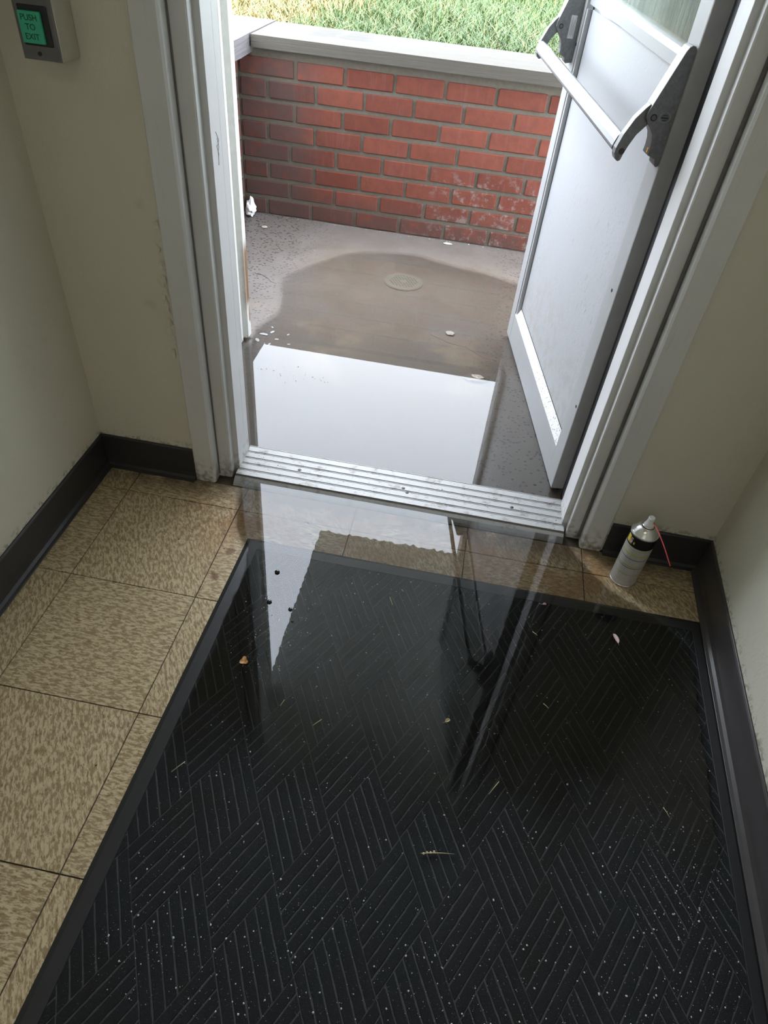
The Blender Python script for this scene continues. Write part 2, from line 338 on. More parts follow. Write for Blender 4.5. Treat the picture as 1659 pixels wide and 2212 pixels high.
# ------------------------------------------------------------------ the room
XL, YF, XR, YB, ZC = -.103, .094, 1.524, -3.0, 2.5
def sh(x, y, z): return (x + .032 * (y - YF), y, z)          # the right wall is not quite square to the door wall
floor = box('floor', -.25, 1.70, YB, .256, -.06, -.0035, 'grout', **ST)
U = .3048
xs = [-.085] + [U * i for i in range(0, 6)]; ys = [.088] + [-U * i for i in range(0, 7)]
tiles = {}
for i in range(len(xs)):
    for j in range(len(ys) - 1):
        x0, x1 = xs[i], (xs[i + 1] if i + 1 < len(xs) else 1.56); y1, y0 = ys[j], ys[j + 1]
        if x0 >= 1.54: continue
        key = (round(x1 - x0, 3), round(y1 - y0, 3), (i + j) % 2)
        if key not in tiles:
            g = .0013; me = mesh('tile', *boxes([(g, x1 - x0 - g, g, y1 - y0 - g, -.0034, 0)])); me.materials.append(M['tile_a' if key[2] else 'tile_b']); tiles[key] = me
        t = link('tile', tiles[key], None, floor); t.location = (x0, y0, 0)
wl = link('wall_left', mesh('wall_left', *boxes([(XL - .12, XL, YB, .27, 0, ZC)])), 'plaster', **ST)
V, F = boxes([(XR, XR + .12, YB, .27, 0, ZC)]); link('wall_right', mesh('wall_right', [sh(*v) for v in V], F), 'plaster', **ST)
link('wall_front', mesh('wall_front', *boxes([(XL - .05, .205, YF, .236, 0, ZC), (1.219, XR + .05, YF, .236, 0, ZC), (.205, 1.219, YF, .236, 2.10, ZC)])), 'plaster', **ST)
box('wall_back', XL - .1, XR + .1, YB - .1, YB, 0, ZC, 'plaster', **ST)
box('ceiling', XL - .12, XR + .12, YB - .1, .236, ZC, ZC + .08, 'plaster', **ST)
# cove baseboards: profile (distance from wall, z)
bb = [(0, .001), (.0205, .001), (.0205, .0035), (.0135, .006), (.0082, .012), (.0062, .024), (.006, .098), (.0035, .1025), (0, .1025)]
ext('baseboard_left', [(XL + d, z) for d, z in bb], -2.6, YF, 'y', 'base', bv=.0008, **ST)
ext('baseboard_right', [(XR - d, z) for d, z in bb], -2.6, YF, 'y', 'base2', bv=.0008, fn=sh, **ST)
ext('baseboard_front', [(YF - d, z) for d, z in bb], XL + .006, .1555, 'x', 'base', bv=.0008, **ST)
ext('baseboard_front', [(YF - d, z) for d, z in bb], 1.2725, XR - .006, 'x', 'base', bv=.0008, **ST)
# pressed-metal door frame: plan profile of the left jamb, mirrored for the right
LP = [(.156, .100), (.156, .089), (.158, .087), (.207, .087), (.2115, .0915), (.2115, .120), (.2450, .120), (.2480, .1225), (.2480, .146), (.2605, .146), (.2615, .147), (.2615, .1995), (.2592, .1995), (.2592, .2015), (.2610, .2015), (.2610, .232), (.200, .232), (.200, .110)]
ext('trim_1', LP, .001, 2.10, 'z', 'frame', **ST)
ext('trim_2', [(1.424 - x, y) for x, y in LP], .001, 2.10, 'z', 'frame', **ST)
hp = [(y, 2.042 + (.2615 - x)) for x, y in LP]          # head: the same section turned over the opening
ext('trim_3', [(y, z) for y, z in hp], .20, 1.228, 'x', 'frame', **ST)
tr = [o for o in C.objects if o.name in ('trim_1', 'trim_2')]
for s, o in zip((1, -1), tr):
    f = (lambda x: x) if s == 1 else (lambda x: 1.424 - x)
    xa, xb = sorted((f(.2118), f(.2150 if s == 1 else .2195))); box('caulk_shade', xa, xb, .1165, .1202, .01, 2.05, 'caulk_shade', o, .002)  # dark strip combines caulk with the corner shade beside the casing
    xa, xb = sorted((f(.2593), f(.2598))); box('joint_seal', xa, xb, .1996, .2014, .01, 2.05, 'gasket', o)
box('hinge_guard', 1.168, 1.225, .2322, .2915, .002, 2.05, 'gasket', tr[1])
for k in range(4):
    z0 = .86 - .012 * k
    tube('scratch', [(.2617, .172 + .006 * (k % 2), z0), (.2617, .186 - .003 * k, z0 - .018), (.2617, .176, z0 - .026)], .0005, 'ink', tr[0], 4)

wf = [o for o in C.objects if o.name == 'wall_front'][0]
for k in range(16):
    z = .40 + .035 * (k % 9) + random.uniform(-.012, .012); x = .150 + random.uniform(-.010, .003); V = [(0, 0, 0)]
    V += [(random.uniform(.003, .008) * math.cos(a * 1.05), -random.uniform(.0006, .003), random.uniform(.005, .014) * math.sin(a * 1.05)) for a in range(6)]
    fl = link('paint_flake', mesh('paint_flake', V, [(0, 1 + a, 1 + (a + 1) % 6) for a in range(6)]), 'plaster', wf); fl.location = (x, YF - .0006, z)

# ------------------------------------------------------------------ outside shell: patio, alcove, canopy
box('floor_patio', -.60, 2.3, .2565, 2.06, -.10, 0, 'concrete', **ST)
link('wall_alcove_left', mesh('wall_alcove_left', *boxes([(-.60, .028, .236, .80, 0, 2.36), (-.60, -.15, .80, .90, 0, 2.36)])), 'white_ext', **ST)
link('wall_alcove_right', mesh('wall_alcove_right', *boxes([(1.46, 1.9, .236, .86, 0, 2.36)])), 'white_ext', **ST)
pf = [o for o in C.objects if o.name == 'floor_patio'][0]
for P in ([(-.085, 1.376), (-.055, 1.374), (-.025, 1.352), (-.004, 1.326), (.022, 1.316)], [(.69, 1.10), (.76, 1.06), (.83, 1.045), (.90, .99), (.955, .985)]): tube('crack', [(x, y, .0001) for x, y in P], .0011 if P[0][0] < 0 else .0005, 'black', pf, 6, taper=[.8, 1, .9, .7, .2])
tp = [(-.15, .80), (.034, .80), (.047, .806), (.047, .822), (.040, .826), (.040, .838), (.047, .842), (.058, .848), (.058, .878), (.050, .884), (-.15, .884)]
ext('trim_4', tp, .012, 2.36, 'z', 'trimwood', bv=.001, **ST)
# flat canopy roof over the entrance, its free edge jittered to roughen its reflection
ed = []
for i in range(0, 90): ed.append((.022 + random.uniform(-.006, .006) , .262 + (2.235 - .262) * i / 90))
for i in range(0, 120): ed.append((.022 + 2.4 * i / 120, 2.235 + random.uniform(-.012, .012) + (.02 if random.random() < .1 else 0)))
ed += [(2.42, 2.235), (2.42, .262)]
ext('canopy_roof', ed, 2.36, 2.50, 'z', 'canopy', **ST)

# ------------------------------------------------------------------ low brick garden wall with coping
def brick_mesh(l):
    bm = bmesh.new(); bmesh.ops.create_cube(bm, size=1); bmesh.ops.scale(bm, vec=(l, .09, .0665), verts=bm.verts)
    bmesh.ops.bevel(bm, geom=bm.edges[:], offset=.0035, segments=1, affect='EDGES')
    for v in bm.verts: v.co += Vector((random.uniform(-.0012, .0012), random.uniform(-.001, .001), random.uniform(-.0012, .0012)))
    me = bpy.data.meshes.new('brick'); bm.to_mesh(me); bm.free(); me.materials.append(M['brick']); return me
full = [brick_mesh(.201) for _ in range(4)]
gw = empty('garden_wall', (.5, 2.12, 0), label='low red brick wall with pale concrete coping facing the doorway', category='brick wall')
box('mortar', -.9 - .5, 2.3 - .5, 2.037 - 2.12, 2.30 - 2.12, -.02, .684, 'mortar', gw)
offs = [-.0885, -.2140, -.0925, -.2165, -.1160, -.2190, -.1200, -.2320]
for k, o0 in enumerate(offs):
    zc = .648 - .0825 * k - .03325
    j = o0
    cells = [( -.335, j - .0072)] if j - .0072 + .335 > .03 else []
    x = j
    while x < 1.75: cells.append((x + .0072, x + .2155 - .0072)); x += .2155
    for a, b in cells:
        l = b - a
        me = full[random.randrange(4)] if abs(l - .2011) < .002 else brick_mesh(l)
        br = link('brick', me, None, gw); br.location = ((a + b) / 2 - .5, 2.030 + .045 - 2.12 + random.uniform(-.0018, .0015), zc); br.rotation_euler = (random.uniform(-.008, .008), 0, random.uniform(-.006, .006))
def slab(name, x0, x1, y0, y1, z0, z1, m, parent, broken=False):
    bm = bmesh.new(); bmesh.ops.create_grid(bm, x_segments=40, y_segments=2, size=1)
    bm.free(); V, F = boxes([(x0, x1, y0, y1, z0, z1)]); me = mesh(name, V, F); bm = bmesh.new(); bm.from_mesh(me)
    bmesh.ops.subdivide_edges(bm, edges=bm.edges[:], cuts=11, use_grid_fill=True)
    for v in bm.verts:
        q = .0012 if broken else .0003; v.co += Vector((random.uniform(-q, q) * .6, random.uniform(-q, q), random.uniform(-q, q)))
        if broken and v.co.z < z0 + .004 and v.co.x > x1 - .08: v.co.z += max(-.004, min(.034, (v.co.y + .05) * .07)) + random.uniform(-.004, .004); v.co.x -= random.uniform(0, .006)
    bm.to_mesh(me); bm.free(); o = link(name, me, m, parent); return o
slab('coping_stone', -.268 - .5, 1.42 - .5, 2.000 - 2.12, 2.37 - 2.12, .684, .729, 'coping', gw)
slab('coping_stone', 1.426 - .5, 2.35 - .5, 2.000 - 2.12, 2.37 - 2.12, .684, .729, 'coping', gw)
gw2 = empty('garden_wall', (-.46, 1.46, 0), label='short brick side wall with chipped coping left of the doorway', category='brick wall')
box('mortar', -.24, .113, .90 - 1.46, 2.037 - 1.46, -.02, .655, 'mortar', gw2)
for k in range(8):
    y = 2.028 - (.11 if k % 2 else .0)
    zc = .648 - .0825 * k - .03325
    while y > 1.0:
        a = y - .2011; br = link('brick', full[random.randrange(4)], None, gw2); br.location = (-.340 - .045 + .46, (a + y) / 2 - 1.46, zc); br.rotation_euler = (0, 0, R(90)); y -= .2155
    if k % 2: br = link('brick', brick_mesh(.09), None, gw2); br.location = (.075, 2.028 - .05 - 1.46, zc); br.rotation_euler = (0, 0, R(90))
slab('coping_stone', -.72 + .46, -.275 + .46, .90 - 1.46, 2.38 - 1.46, .655, .731, 'coping2', gw2, True)

# ------------------------------------------------------------------ lawn
box('lawn_ground', -14, 16, 2.37, 40, .40, .672, 'soil', kind='structure')
def grass():
    n = 95000
    d = rng.random(n) ** 1.35; y = 2.385 + d * 6.3; x = -2.4 + rng.random(n) * 6.6
    keep = (x > -1.9 + -.30 * (y - 2.4)) ; x, y = x[keep], y[keep]; n = len(x)
    h = rng.uniform(.025, .075, n) * (1 + .25 * np.sin(3 * x + 2 * y)); a = rng.uniform(0, 2 * np.pi, n); lean = rng.uniform(.3, 2.0, n) * h; wd = rng.uniform(.0012, .0028, n); y = np.maximum(y, 2.374 + lean)
    nf = 45000; x = np.concatenate([x, -12 + 26 * rng.random(nf)]); y = np.concatenate([y, 3.2 + 22 * rng.random(nf) ** 1.3]); k2 = (x[n:] < -2.2 + .3 * (y[n:] - 3)) | (x[n:] > 4.1) | (y[n:] > 7.8); kk = np.concatenate([np.ones(n, bool), k2]); x, y = x[kk], y[kk]; m2 = len(x) - n
    h = np.concatenate([h, rng.uniform(.05, .11, m2)]); a = np.concatenate([a, rng.uniform(0, 2 * np.pi, m2)]); lean = np.concatenate([lean, rng.uniform(.03, .12, m2)]); wd = np.concatenate([wd, rng.uniform(.006, .014, m2)]); n = len(x)
    dx, dy = np.cos(a), np.sin(a); px, py = -dy * wd, dx * wd; z0 = np.full(n, .670)
    P = np.zeros((n, 5, 3))
    P[:, 0] = np.stack([x - px, y - py, z0], 1); P[:, 1] = np.stack([x + px, y + py, z0], 1)
    mx, my = x + dx * lean * .35, y + dy * lean * .35
    P[:, 2] = np.stack([mx + px * .8, my + py * .8, z0 + h * .65], 1); P[:, 3] = np.stack([mx - px * .8, my - py * .8, z0 + h * .65], 1)
    P[:, 4] = np.stack([x + dx * lean, y + dy * lean, z0 + h], 1)
    me = bpy.data.meshes.new('grass'); me.vertices.add(n * 5); me.vertices.foreach_set('co', P.ravel())
    b = (np.arange(n) * 5)[:, None]; q = (b + np.array([0, 1, 2, 3])).ravel(); t = (b + np.array([3, 2, 4])).ravel()
    loops = np.concatenate([q, t]); me.loops.add(len(loops)); me.loops.foreach_set('vertex_index', loops.astype(np.int32))
    me.polygons.add(2 * n); st = np.concatenate([np.arange(n) * 4, 4 * n + np.arange(n) * 3]); me.polygons.foreach_set('loop_start', st.astype(np.int32))
    g1, g2, ye, stw = np.array([.035, .080, .012]), np.array([.088, .145, .036]), np.array([.190, .175, .050]), np.array([.36, .245, .085])
    k = rng.random((n, 1)); col = g1 * (1 - k) + g2 * k
    patch = .5 + .5 * np.sin(2.1 * x + 1.3) * np.cos(1.7 * y + .5 * x)
    m = rng.random(n) < .06 + .20 * patch; col[m] = ye * rng.uniform(.7, 1.1, (m.sum(), 1))
    dry = np.clip((-.16 - x + .10 * (y - 2.4) + rng.normal(0, .12, n)) / .25, 0, 1); dry *= np.clip((4.2 - y) / .8, 0, 1)
    m = rng.random(n) < dry * .9; col[m] = stw * rng.uniform(.7, 1.15, (m.sum(), 1))
    c4 = np.ones((n, 5, 4)); c4[:, :, :3] = col[:, None, :]; c4[:, :2, :3] *= .8
    at = me.color_attributes.new('col', 'FLOAT_COLOR', 'POINT'); at.data.foreach_set('color', c4.ravel()); me.update(calc_edges=True)
    link('grass', me, 'grass', kind='stuff', label='bright green lawn with straw coloured patch beyond the coping', category='grass')
grass()
# ------------------------------------------------------------------ threshold
prof = [(.090, .0005), (.095, .006), (.104, .0125), (.112, .0175)]
y = .118
for k in range(5):
    prof += [(y, .0180), (y + .0006, .0206), (y + .0195, .0206), (y + .0199, .0178), (y + .0219, .0178), (y + .0223, .0200), (y + .0242, .0200), (y + .0246, .0178)]; y += .0264
prof += [(.2500, .0185), (.2535, .013), (.2560, .0005)]
th = empty('threshold', (.714, .17, 0), label='ribbed worn aluminium threshold plate across the doorway', category='threshold')
pl_ = ext('plate', [(a - .17, b) for a, b in prof], -.4545, .4545, 'x', ['thr', 'grime'], th)
for f in pl_.data.polygons:
    if .0170 < f.center.z < .0182 and f.normal.z > .9: f.material_index = 1
for sx, sy in ((.425, .178), (.722, .178), (1.026, .178), (.735, .163)):
    o = lathe('screw', [(.0, .0), (.0052, .0), (.0052, .0012), (.003, .002), (0, .0022)], 'screw', th, 14); o.location = (sx - .714, sy - .17, .0195)

# ------------------------------------------------------------------ door leaf, swung open
dr = empty('door_1', (1.136, .298, 0), R(100.3), kind='structure')
TH = -.044
hs_ = box('hinge_stile', .0012, .062, TH, 0, .014, 2.05, 'doorframe', dr, .0015)
box('hinge_edge', 0, .0025, TH, -.0006, .014, 2.05, 'edge', hs_, .0005, label='grey hinge edge')  # hinge edge has a grey of its own
toe = box('lock_stile', .845, .905, TH, 0, .014, 2.05, 'doorframe', dr, .002)
box('edge_groove', .9045, .9062, -.026, -.022, .03, 2.04, 'gasket', toe)
box('bottom_rail', .062, .845, TH, -.0006, .014, .118, 'doorframe', dr, .001)
ext('glazing_bead', [(-.001, .118), (-.016, .148), (-.022, .148), (-.022, .118)], .062, .845, 'x', 'bead', dr)
box('bead_gap', .062, .845, -.0185, -.0155, .148, .1515, 'gasket', dr)
box('side_bead', .8315, .845, -.022, -.003, .118, 1.03, 'doorframe', dr, .001)
box('side_gap', .8285, .8317, -.020, -.0155, .118, 1.95, 'gasket', dr)
box('door_panel', .060, .833, -.030, -.016, .11, 1.03, 'panel', dr)
def slope(x, y, z): return (x, y, z + .018 * x / .83)
ext('middle_rail', [(-.036, 1.022), (-.008, 1.022), (-.008, 1.044), (-.016, 1.054), (-.036, 1.054)], .061, .846, 'x', 'doorframe', dr, .0008, fn=slope)
box('glass_pane', .058, .848, -.029, -.024, 1.04, 1.955, 'glass', dr)
box('top_rail', .062, .845, TH, -.0006, 1.95, 2.05, 'doorframe', dr, .001)
for u, z in ((.013, .288), (.861, .944), (.03, .60)):
    o = lathe('screw', [(0, 0), (.0042, 0), (.0042, .001), (.0015, .0018), (0, .0018)], 'screw', dr, 12); o.location = (u, -.0002, z); o.rotation_euler = (R(-90), 0, 0)
BR = [(.0, 1.070), (.004, 1.0745), (.010, 1.0755), (.0145, 1.073), (.0185, 1.066), (.046, .988), (.0535, .966), (.0545, .957), (.0475, .946), (.039, .938), (.0325, .929), (.0295, .918), (.0285, .905), (.0295, .893), (.0115, .886), (.0105, .877), (.006, .8725), (.0015, .875), (.0, .882)]
AR = [(.050, .979), (.058, .971), (.072, .953), (.086, .924), (.0935, .899), (.0935, .889), (.090, .880), (.083, .8755), (.078, .878), (.0755, .889), (.070, .905), (.061, .925), (.047, .942), (.040, .950), (.040, .970)]
def bracket(u0, u1, dz, near, dn=0):
    b = ext('bar_bracket', [(n + (dn if n > .002 else 0), z + dz) for n, z in BR], u0, u1, 'x', ['bracket', 'silver'], dr, .0012)
    for f in b.data.polygons:
        if abs(f.normal.x) < .5 and f.normal.y > .2: f.material_index = 1
    mid = (u0 + u1) / 2
    a = ext('bar_arm', [(n + dn, z + dz) for n, z in AR], mid - .010, mid + .010, 'x', ['bracket', 'silver'], dr, .0012)
    for f in a.data.polygons:
        if abs(f.normal.x) < .5 and f.normal.z > .25: f.material_index = 1
    def disc(nm, r, n, z, ub, m, par, ring=0):
        o = lathe(nm, [(0, 0), (r, 0), (r, .0008), (0, .0008)] if not ring else [(r, 0), (r, .0006), (ring, .0006), (ring, 0)], m, par, 20); o.location = (ub, n + dn, z + dz); o.rotation_euler = (0, R(-90), 0); return o
    disc('pivot_ring', .0062, .0405, .9585, u0 - .0003, 'gasket', b); disc('pivot_pin', .0042, .0405, .9585, u0 - .0006, 'silver', b)
    disc('arm_screw', .0058, .0805, .8945, mid - .0102, 'screw', a)
    if near:
        e = disc('maker_emblem', .0105, .0195, .9600, u0 - .0003, 'emblem', b, .0094); e.scale = (.86, 1.1, 1)
        for q, (dn, L) in enumerate(((.004, .009), (0, .014), (-.001, .014), (-.005, .008))):
            box('emblem_line', u0 - .0007, u0 - .0001, .0195 - L / 2, .0195 + L / 2, .9600 + dn + dz - .0005, .9600 + dn + dz + .0005, 'gasket', b)
        box('amber_dot', u0 + .006, u0 + .012, .0284, .0298, .896 + dz, .904 + dz, 'orange', b)
        box('slot', u0 + .006, u0 + .016, .0485, .0515, .9735 + dz, .9775 + dz, 'gasket', b)
    else:
        box('sticker', u0 - .0008, u0 + .0002, .0125, .0290, .932 + dz, .986 + dz, 'sticker', b)
        for q in range(5): box('sticker_line', u0 - .0011, u0 - .0007, .015 + .0026 * q, .0158 + .0026 * q, .936 + dz + .004 * (q % 2), .982 + dz - .006 * (q % 3), 'ink', b)
    return mid
m1 = bracket(.002, .036, 0, True); m2 = bracket(.866, .900, .024, False, .012)
# push bar: rounded strip hung between the two arms
sec = []
for k in range(16):
    a = 2 * math.pi * k / 16; q = .0165 * (abs(math.cos(a)) ** .55) * (1 if math.cos(a) > 0 else -1); p = .0085 * (abs(math.sin(a)) ** .7) * (1 if math.sin(a) > 0 else -1)
    ca, sa = math.cos(R(-72)), math.sin(R(-72)); sec.append((.0845 + q * ca - p * sa, .9045 + q * sa + p * ca))
ext('push_bar', sec, m1 + .010, m2 - .010, 'x', 'bar', dr, .0008, fn=lambda x, y, z: (x, y + .012 * (x - m1) / (m2 - m1), z + .024 * (x - m1) / (m2 - m1)))

# ------------------------------------------------------------------ request-to-exit button box
xb = empty('exit_button', (.016, YF, 1.05), label='beige wall box with lit green push to exit button', category='button')
def bx(nm, x0, x1, y0, y1, z0, z1, m, par, bv=0): return box(nm, x0 - .016, x1 - .016, y0 - YF, y1 - YF, z0 - 1.05, z1 - 1.05, m, par, bv)
bx('box', -.019, .051, .034, YF - .0005, .972, 1.090, 'boxbeige', xb, .003)
bx('cover_plate', -.0185, .0500, .0315, .0345, .9735, 1.0885, 'plate', xb, .001)
bz = bx('bezel', -.010, .0410, .0290, .0318, .9945, 1.0515, 'blackplastic', xb, .0015)
bt = bx('push_button', -.0085, .0300, .0235, .0300, .9985, 1.0435, 'green', xb, .001)
def text(s, size, loc, rot, m, par, name='lettering'):
    cu = bpy.data.curves.new('t', 'FONT'); cu.body = s; cu.size = size; cu.align_x = 'CENTER'; cu.align_y = 'CENTER'; cu.extrude = .0002
    o = bpy.data.objects.new('t', cu); C.objects.link(o); dg = bpy.context.evaluated_depsgraph_get(); me = bpy.data.meshes.new_from_object(o.evaluated_get(dg)); bpy.data.objects.remove(o)
    me.materials.clear(); q = link(name, me, m, par); q.location = loc; q.rotation_euler = rot; return q
for s, z in (('PUSH', 1.0345), ('TO', 1.0215), ('EXIT', 1.0080)): text(s, .0125, (.0107 - .016, .0232 - YF, z - 1.05), (R(90), 0, 0), 'greenink', bt)
o = lathe('screw', [(0, 0), (.0032, 0), (.0032, .001), (0, .0016)], 'screw', xb, 12); o.location = (.012 - .016, .0315 - YF, .983 - 1.05); o.rotation_euler = (R(90), 0, 0)

# ------------------------------------------------------------------ aerosol can in the right corner
can = empty('spray_can', (1.321, .006, 0), label='grey aerosol can with red straw standing on tile by right baseboard', category='can')
lathe('can_body', [(.0, .0015), (.029, .0015), (.0315, .0), (.0328, .002), (.0328, .004), (.0318, .0058), (.0325, .0075), (.0325, .163), (.0318, .166)], 'label', can, 48)
lathe('bottom_rim', [(.0329, .0006), (.0335, .0018), (.0335, .0042), (.0326, .0052)], 'tin', can, 48)
lathe('dome', [(.0318, .1655), (.0334, .1665), (.0338, .1688), (.0328, .1708), (.0305, .1700), (.0295, .1712), (.0285, .1740), (.0235, .1815), (.0185, .1865), (.0172, .1875)], 'tin', can, 48)
lathe('valve_ring', [(.0172, .1872), (.0178, .1890), (.0172, .1905), (.0150, .1900), (.0138, .1925), (.0128, .1930), (.012, .1900)], 'tin', can, 40)
lathe('valve_gap', [(.0160, .1895), (.0150, .1912), (.0140, .1915)], 'gasket', can, 32)
lathe('nozzle', [(.0118, .188), (.0118, .1945), (.0105, .1975), (.0088, .2005), (.0076, .2100), (.0078, .2152), (.0066, .2166), (.0045, .2150), (0, .2146)], 'whiteplastic', can, 32)
tube('straw_tube', [(.0055, -.0065, .2062), (.0140, -.0320, .2045), (.0250, -.0720, .1970), (.0365, -.1180, .1850)], .00125, 'redtube', can, 8)

# ------------------------------------------------------------------ floor drain in the patio
fd = empty('floor_drain', (.522, 1.511, 0), label='round perforated drain cover set in the patio floor', category='drain')
def plate2d(R0, holes, th):
    cu = bpy.data.curves.new('d', 'CURVE'); cu.dimensions = '2D'; cu.fill_mode = 'BOTH'; cu.extrude = th / 2
    def ring(cx, cy, r, n, rot=0):
        s = cu.splines.new('POLY'); s.points.add(n - 1); s.use_cyclic_u = True
        for i in range(n): s.points[i].co = (cx + r * math.cos(2 * math.pi * i / n + rot), cy + r * math.sin(2 * math.pi * i / n + rot), 0, 1)
    ring(0, 0, R0, 48)
    for h in holes: ring(h[0], h[1], .0040, 8, R(22))
    o = bpy.data.objects.new('d', cu); C.objects.link(o); me = bpy.data.meshes.new_from_object(o.evaluated_get(bpy.context.evaluated_depsgraph_get())); bpy.data.objects.remove(o); me.materials.clear(); return me
hs = []
for i in range(-5, 6):
    for j in range(-5, 6):
        x, y = i * .0118 + .0059, j * .0118 + .0059
        if x * x + y * y < .0575 ** 2 and x * x + y * y > .0100 ** 2 and random.random() < .97: c, s = math.cos(.5), math.sin(.5); hs.append((x * c - y * s, x * s + y * c))
o = link('cover', plate2d(.078, hs, .0025), 'drain', fd); o.location = (0, 0, .0022)
lathe('rim', [(.0785, .0003), (.083, .0003), (.083, .0020), (.0785, .0024)], 'drain', fd, 48)
lathe('shaft', [(0, .0003), (.066, .0003), (.066, .0006), (0, .0006)], 'black', fd, 32)

# ------------------------------------------------------------------ entrance mat
TL, TR, BRc, BL = Vector((.362, -.094)), Vector((1.499, -.097)), Vector((1.462, -1.30)), Vector((.340, -1.30))
def mp(x, y):                                                    # keeps the mat's slightly skewed outline
    v = (y - TL.y) / (BL.y - TL.y); a = TL.lerp(BL, v); b = TR.lerp(BRc, v); return a.x, b.x
em = empty('entrance_mat', (.92, -.70, 0), label='large black ribbed entrance mat with smooth rubber border', category='mat')
def quadring(out, inn):
    rings = [(0, .0005), (0, .0016), (.30, .0070), (1, .0074), (1, .0005)]
    V = [(a.x + (b.x - a.x) * k, a.y + (b.y - a.y) * k, z) for k, z in rings for a, b in zip(out, inn)]
    F = []
    for k in range(4):
        for i in range(4): F.append((k * 4 + i, k * 4 + (i + 1) % 4, (k + 1) * 4 + (i + 1) % 4, (k + 1) * 4 + i))
    return V, F
outp = [TL, TR, BRc, BL]; bw = .036
inn = [TL + Vector((bw, -bw)), TR + Vector((-bw * .75, -bw)), BRc + Vector((-bw * .75, bw)), BL + Vector((bw, bw))]
off = Vector((.92, -.70)); so = lambda L: [p - off for p in L]
o = link('border', fixn(mesh('border', *quadring(so(outp), so(inn)))), 'rubber', em); bevel(o, .001)
V, F = prism([tuple(p) for p in so(inn)], .0006, .0050, 'z'); link('backing', fixn(mesh('backing', V, F)), 'groove', em)
def ridges():
    a0 = Vector((.594, -.499)); e1 = Vector((.0655, .118)); e2 = Vector((.0660, -.1215)); nl = 6
    V, F = [], []
    def bar(p, q, wdir, hw):
        # clip to the carpet field
        def ok(t):
            P = p.lerp(q, t); l, r = mp(P.x, P.y); return l + bw - .009 < P.x < r - bw * .75 + .008 and BL.y + bw - .009 < P.y < TL.y - bw + .009
        ts = [k / 160 for k in range(161) if ok(k / 160)]
        if len(ts) < 8: return
        A, B = p.lerp(q, ts[0]), p.lerp(q, ts[-1]); n = wdir.normalized(); b = len(V)
        ns = max(2, int((B - A).length / .012))
        for i in range(ns + 1):
            P = A.lerp(B, i / ns); j = [random.uniform(-.0006, .0006) for _ in range(5)]; h = .0064 + random.uniform(-.0004, .0004)
            for s, z in ((-hw, .0048), (-hw * .90, h - .0004), (0, h), (hw * .90, h - .0004), (hw, .0048)):
                X = P + n * (s + j[0] * (1 if s else 0)) - off; V.append((X.x, X.y, z))
            if i:
                for k in range(4): u = b + (i - 1) * 5 + k; F.append((u, u + 1, u + 6, u + 5))
        F.append(tuple(b + k for k in range(5))); F.append(tuple(b + ns * 5 + k for k in range(5))[::-1])
    for i in range(-14, 20):
        for j in range(-14, 20):
            c = a0 + e1 * i + e2 * j
            if not (.1 < c.x < 1.7 and -1.6 < c.y < .25): continue
            A, B = (e1, e2) if (i + j) % 2 == 0 else (e2, e1)     # spread along A, ribs run along B
            sn = abs(A.normalized().x * B.normalized().y - A.normalized().y * B.normalized().x)
            for k in range(nl):
                p = c + A * ((k + .5) / nl); g = .007
                bar(p + B * g, p + B * (1 - g), A, A.length / nl / 2 - .0014)
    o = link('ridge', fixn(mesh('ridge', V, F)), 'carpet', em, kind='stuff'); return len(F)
ridges()

# ------------------------------------------------------------------ standing water on floor, threshold and patio
def jag(pts, amp, step):
    out = []
    for i, p in enumerate(pts):
        q = pts[(i + 1) % len(pts)]; p, q = Vector(p), Vector(q); n = max(1, int((q - p).length / step))
        for k in range(n): v = p.lerp(q, k / n); out.append((v.x + random.uniform(-amp, amp), v.y + random.uniform(-amp, amp)))
    return out
WZ = .0125
outline = [(.262, .13), (.290, .085), (.300, .03), (.318, -.05), (.385, -.13), (.392, -.28), (.396, -.45), (.390, -.85), (.45, -.95), (.80, -.96), (1.30, -.95), (1.43, -.80), (1.445, -.34), (1.46, -.20), (1.40, -.11), (1.27, -.03), (1.20, .06), (1.168, .12), (1.168, .262), (1.40, .29), (1.42, 1.55), (1.16, 1.64), (.98, 1.66), (.86, 1.72), (.70, 1.74), (.55, 1.80), (.40, 1.78), (.26, 1.72), (.17, 1.60), (.08, 1.46), (.03, 1.36), (.09, 1.20), (.10, 1.05), (.05, .95), (.066, .90), (.066, .70), (.036, .60), (.036, .27), (.262, .265)]
def chaikin(P, n=2):
    for _ in range(n): P = [q for i in range(len(P)) for a, b in ((P[i], P[(i + 1) % len(P)]),) for q in ((a[0] * .75 + b[0] * .25, a[1] * .75 + b[1] * .25), (a[0] * .25 + b[0] * .75, a[1] * .25 + b[1] * .75))]
    return P
outline = chaikin(outline)
OUTP = [(x + 0, y) for x, y in jag(outline, .004, .02)]
o = link('water_puddle', mesh('water_puddle', [(x, y, WZ) for x, y in OUTP], [tuple(range(len(OUTP)))]), 'water', label='shallow still water flooding patio, threshold and mat', category='puddle')

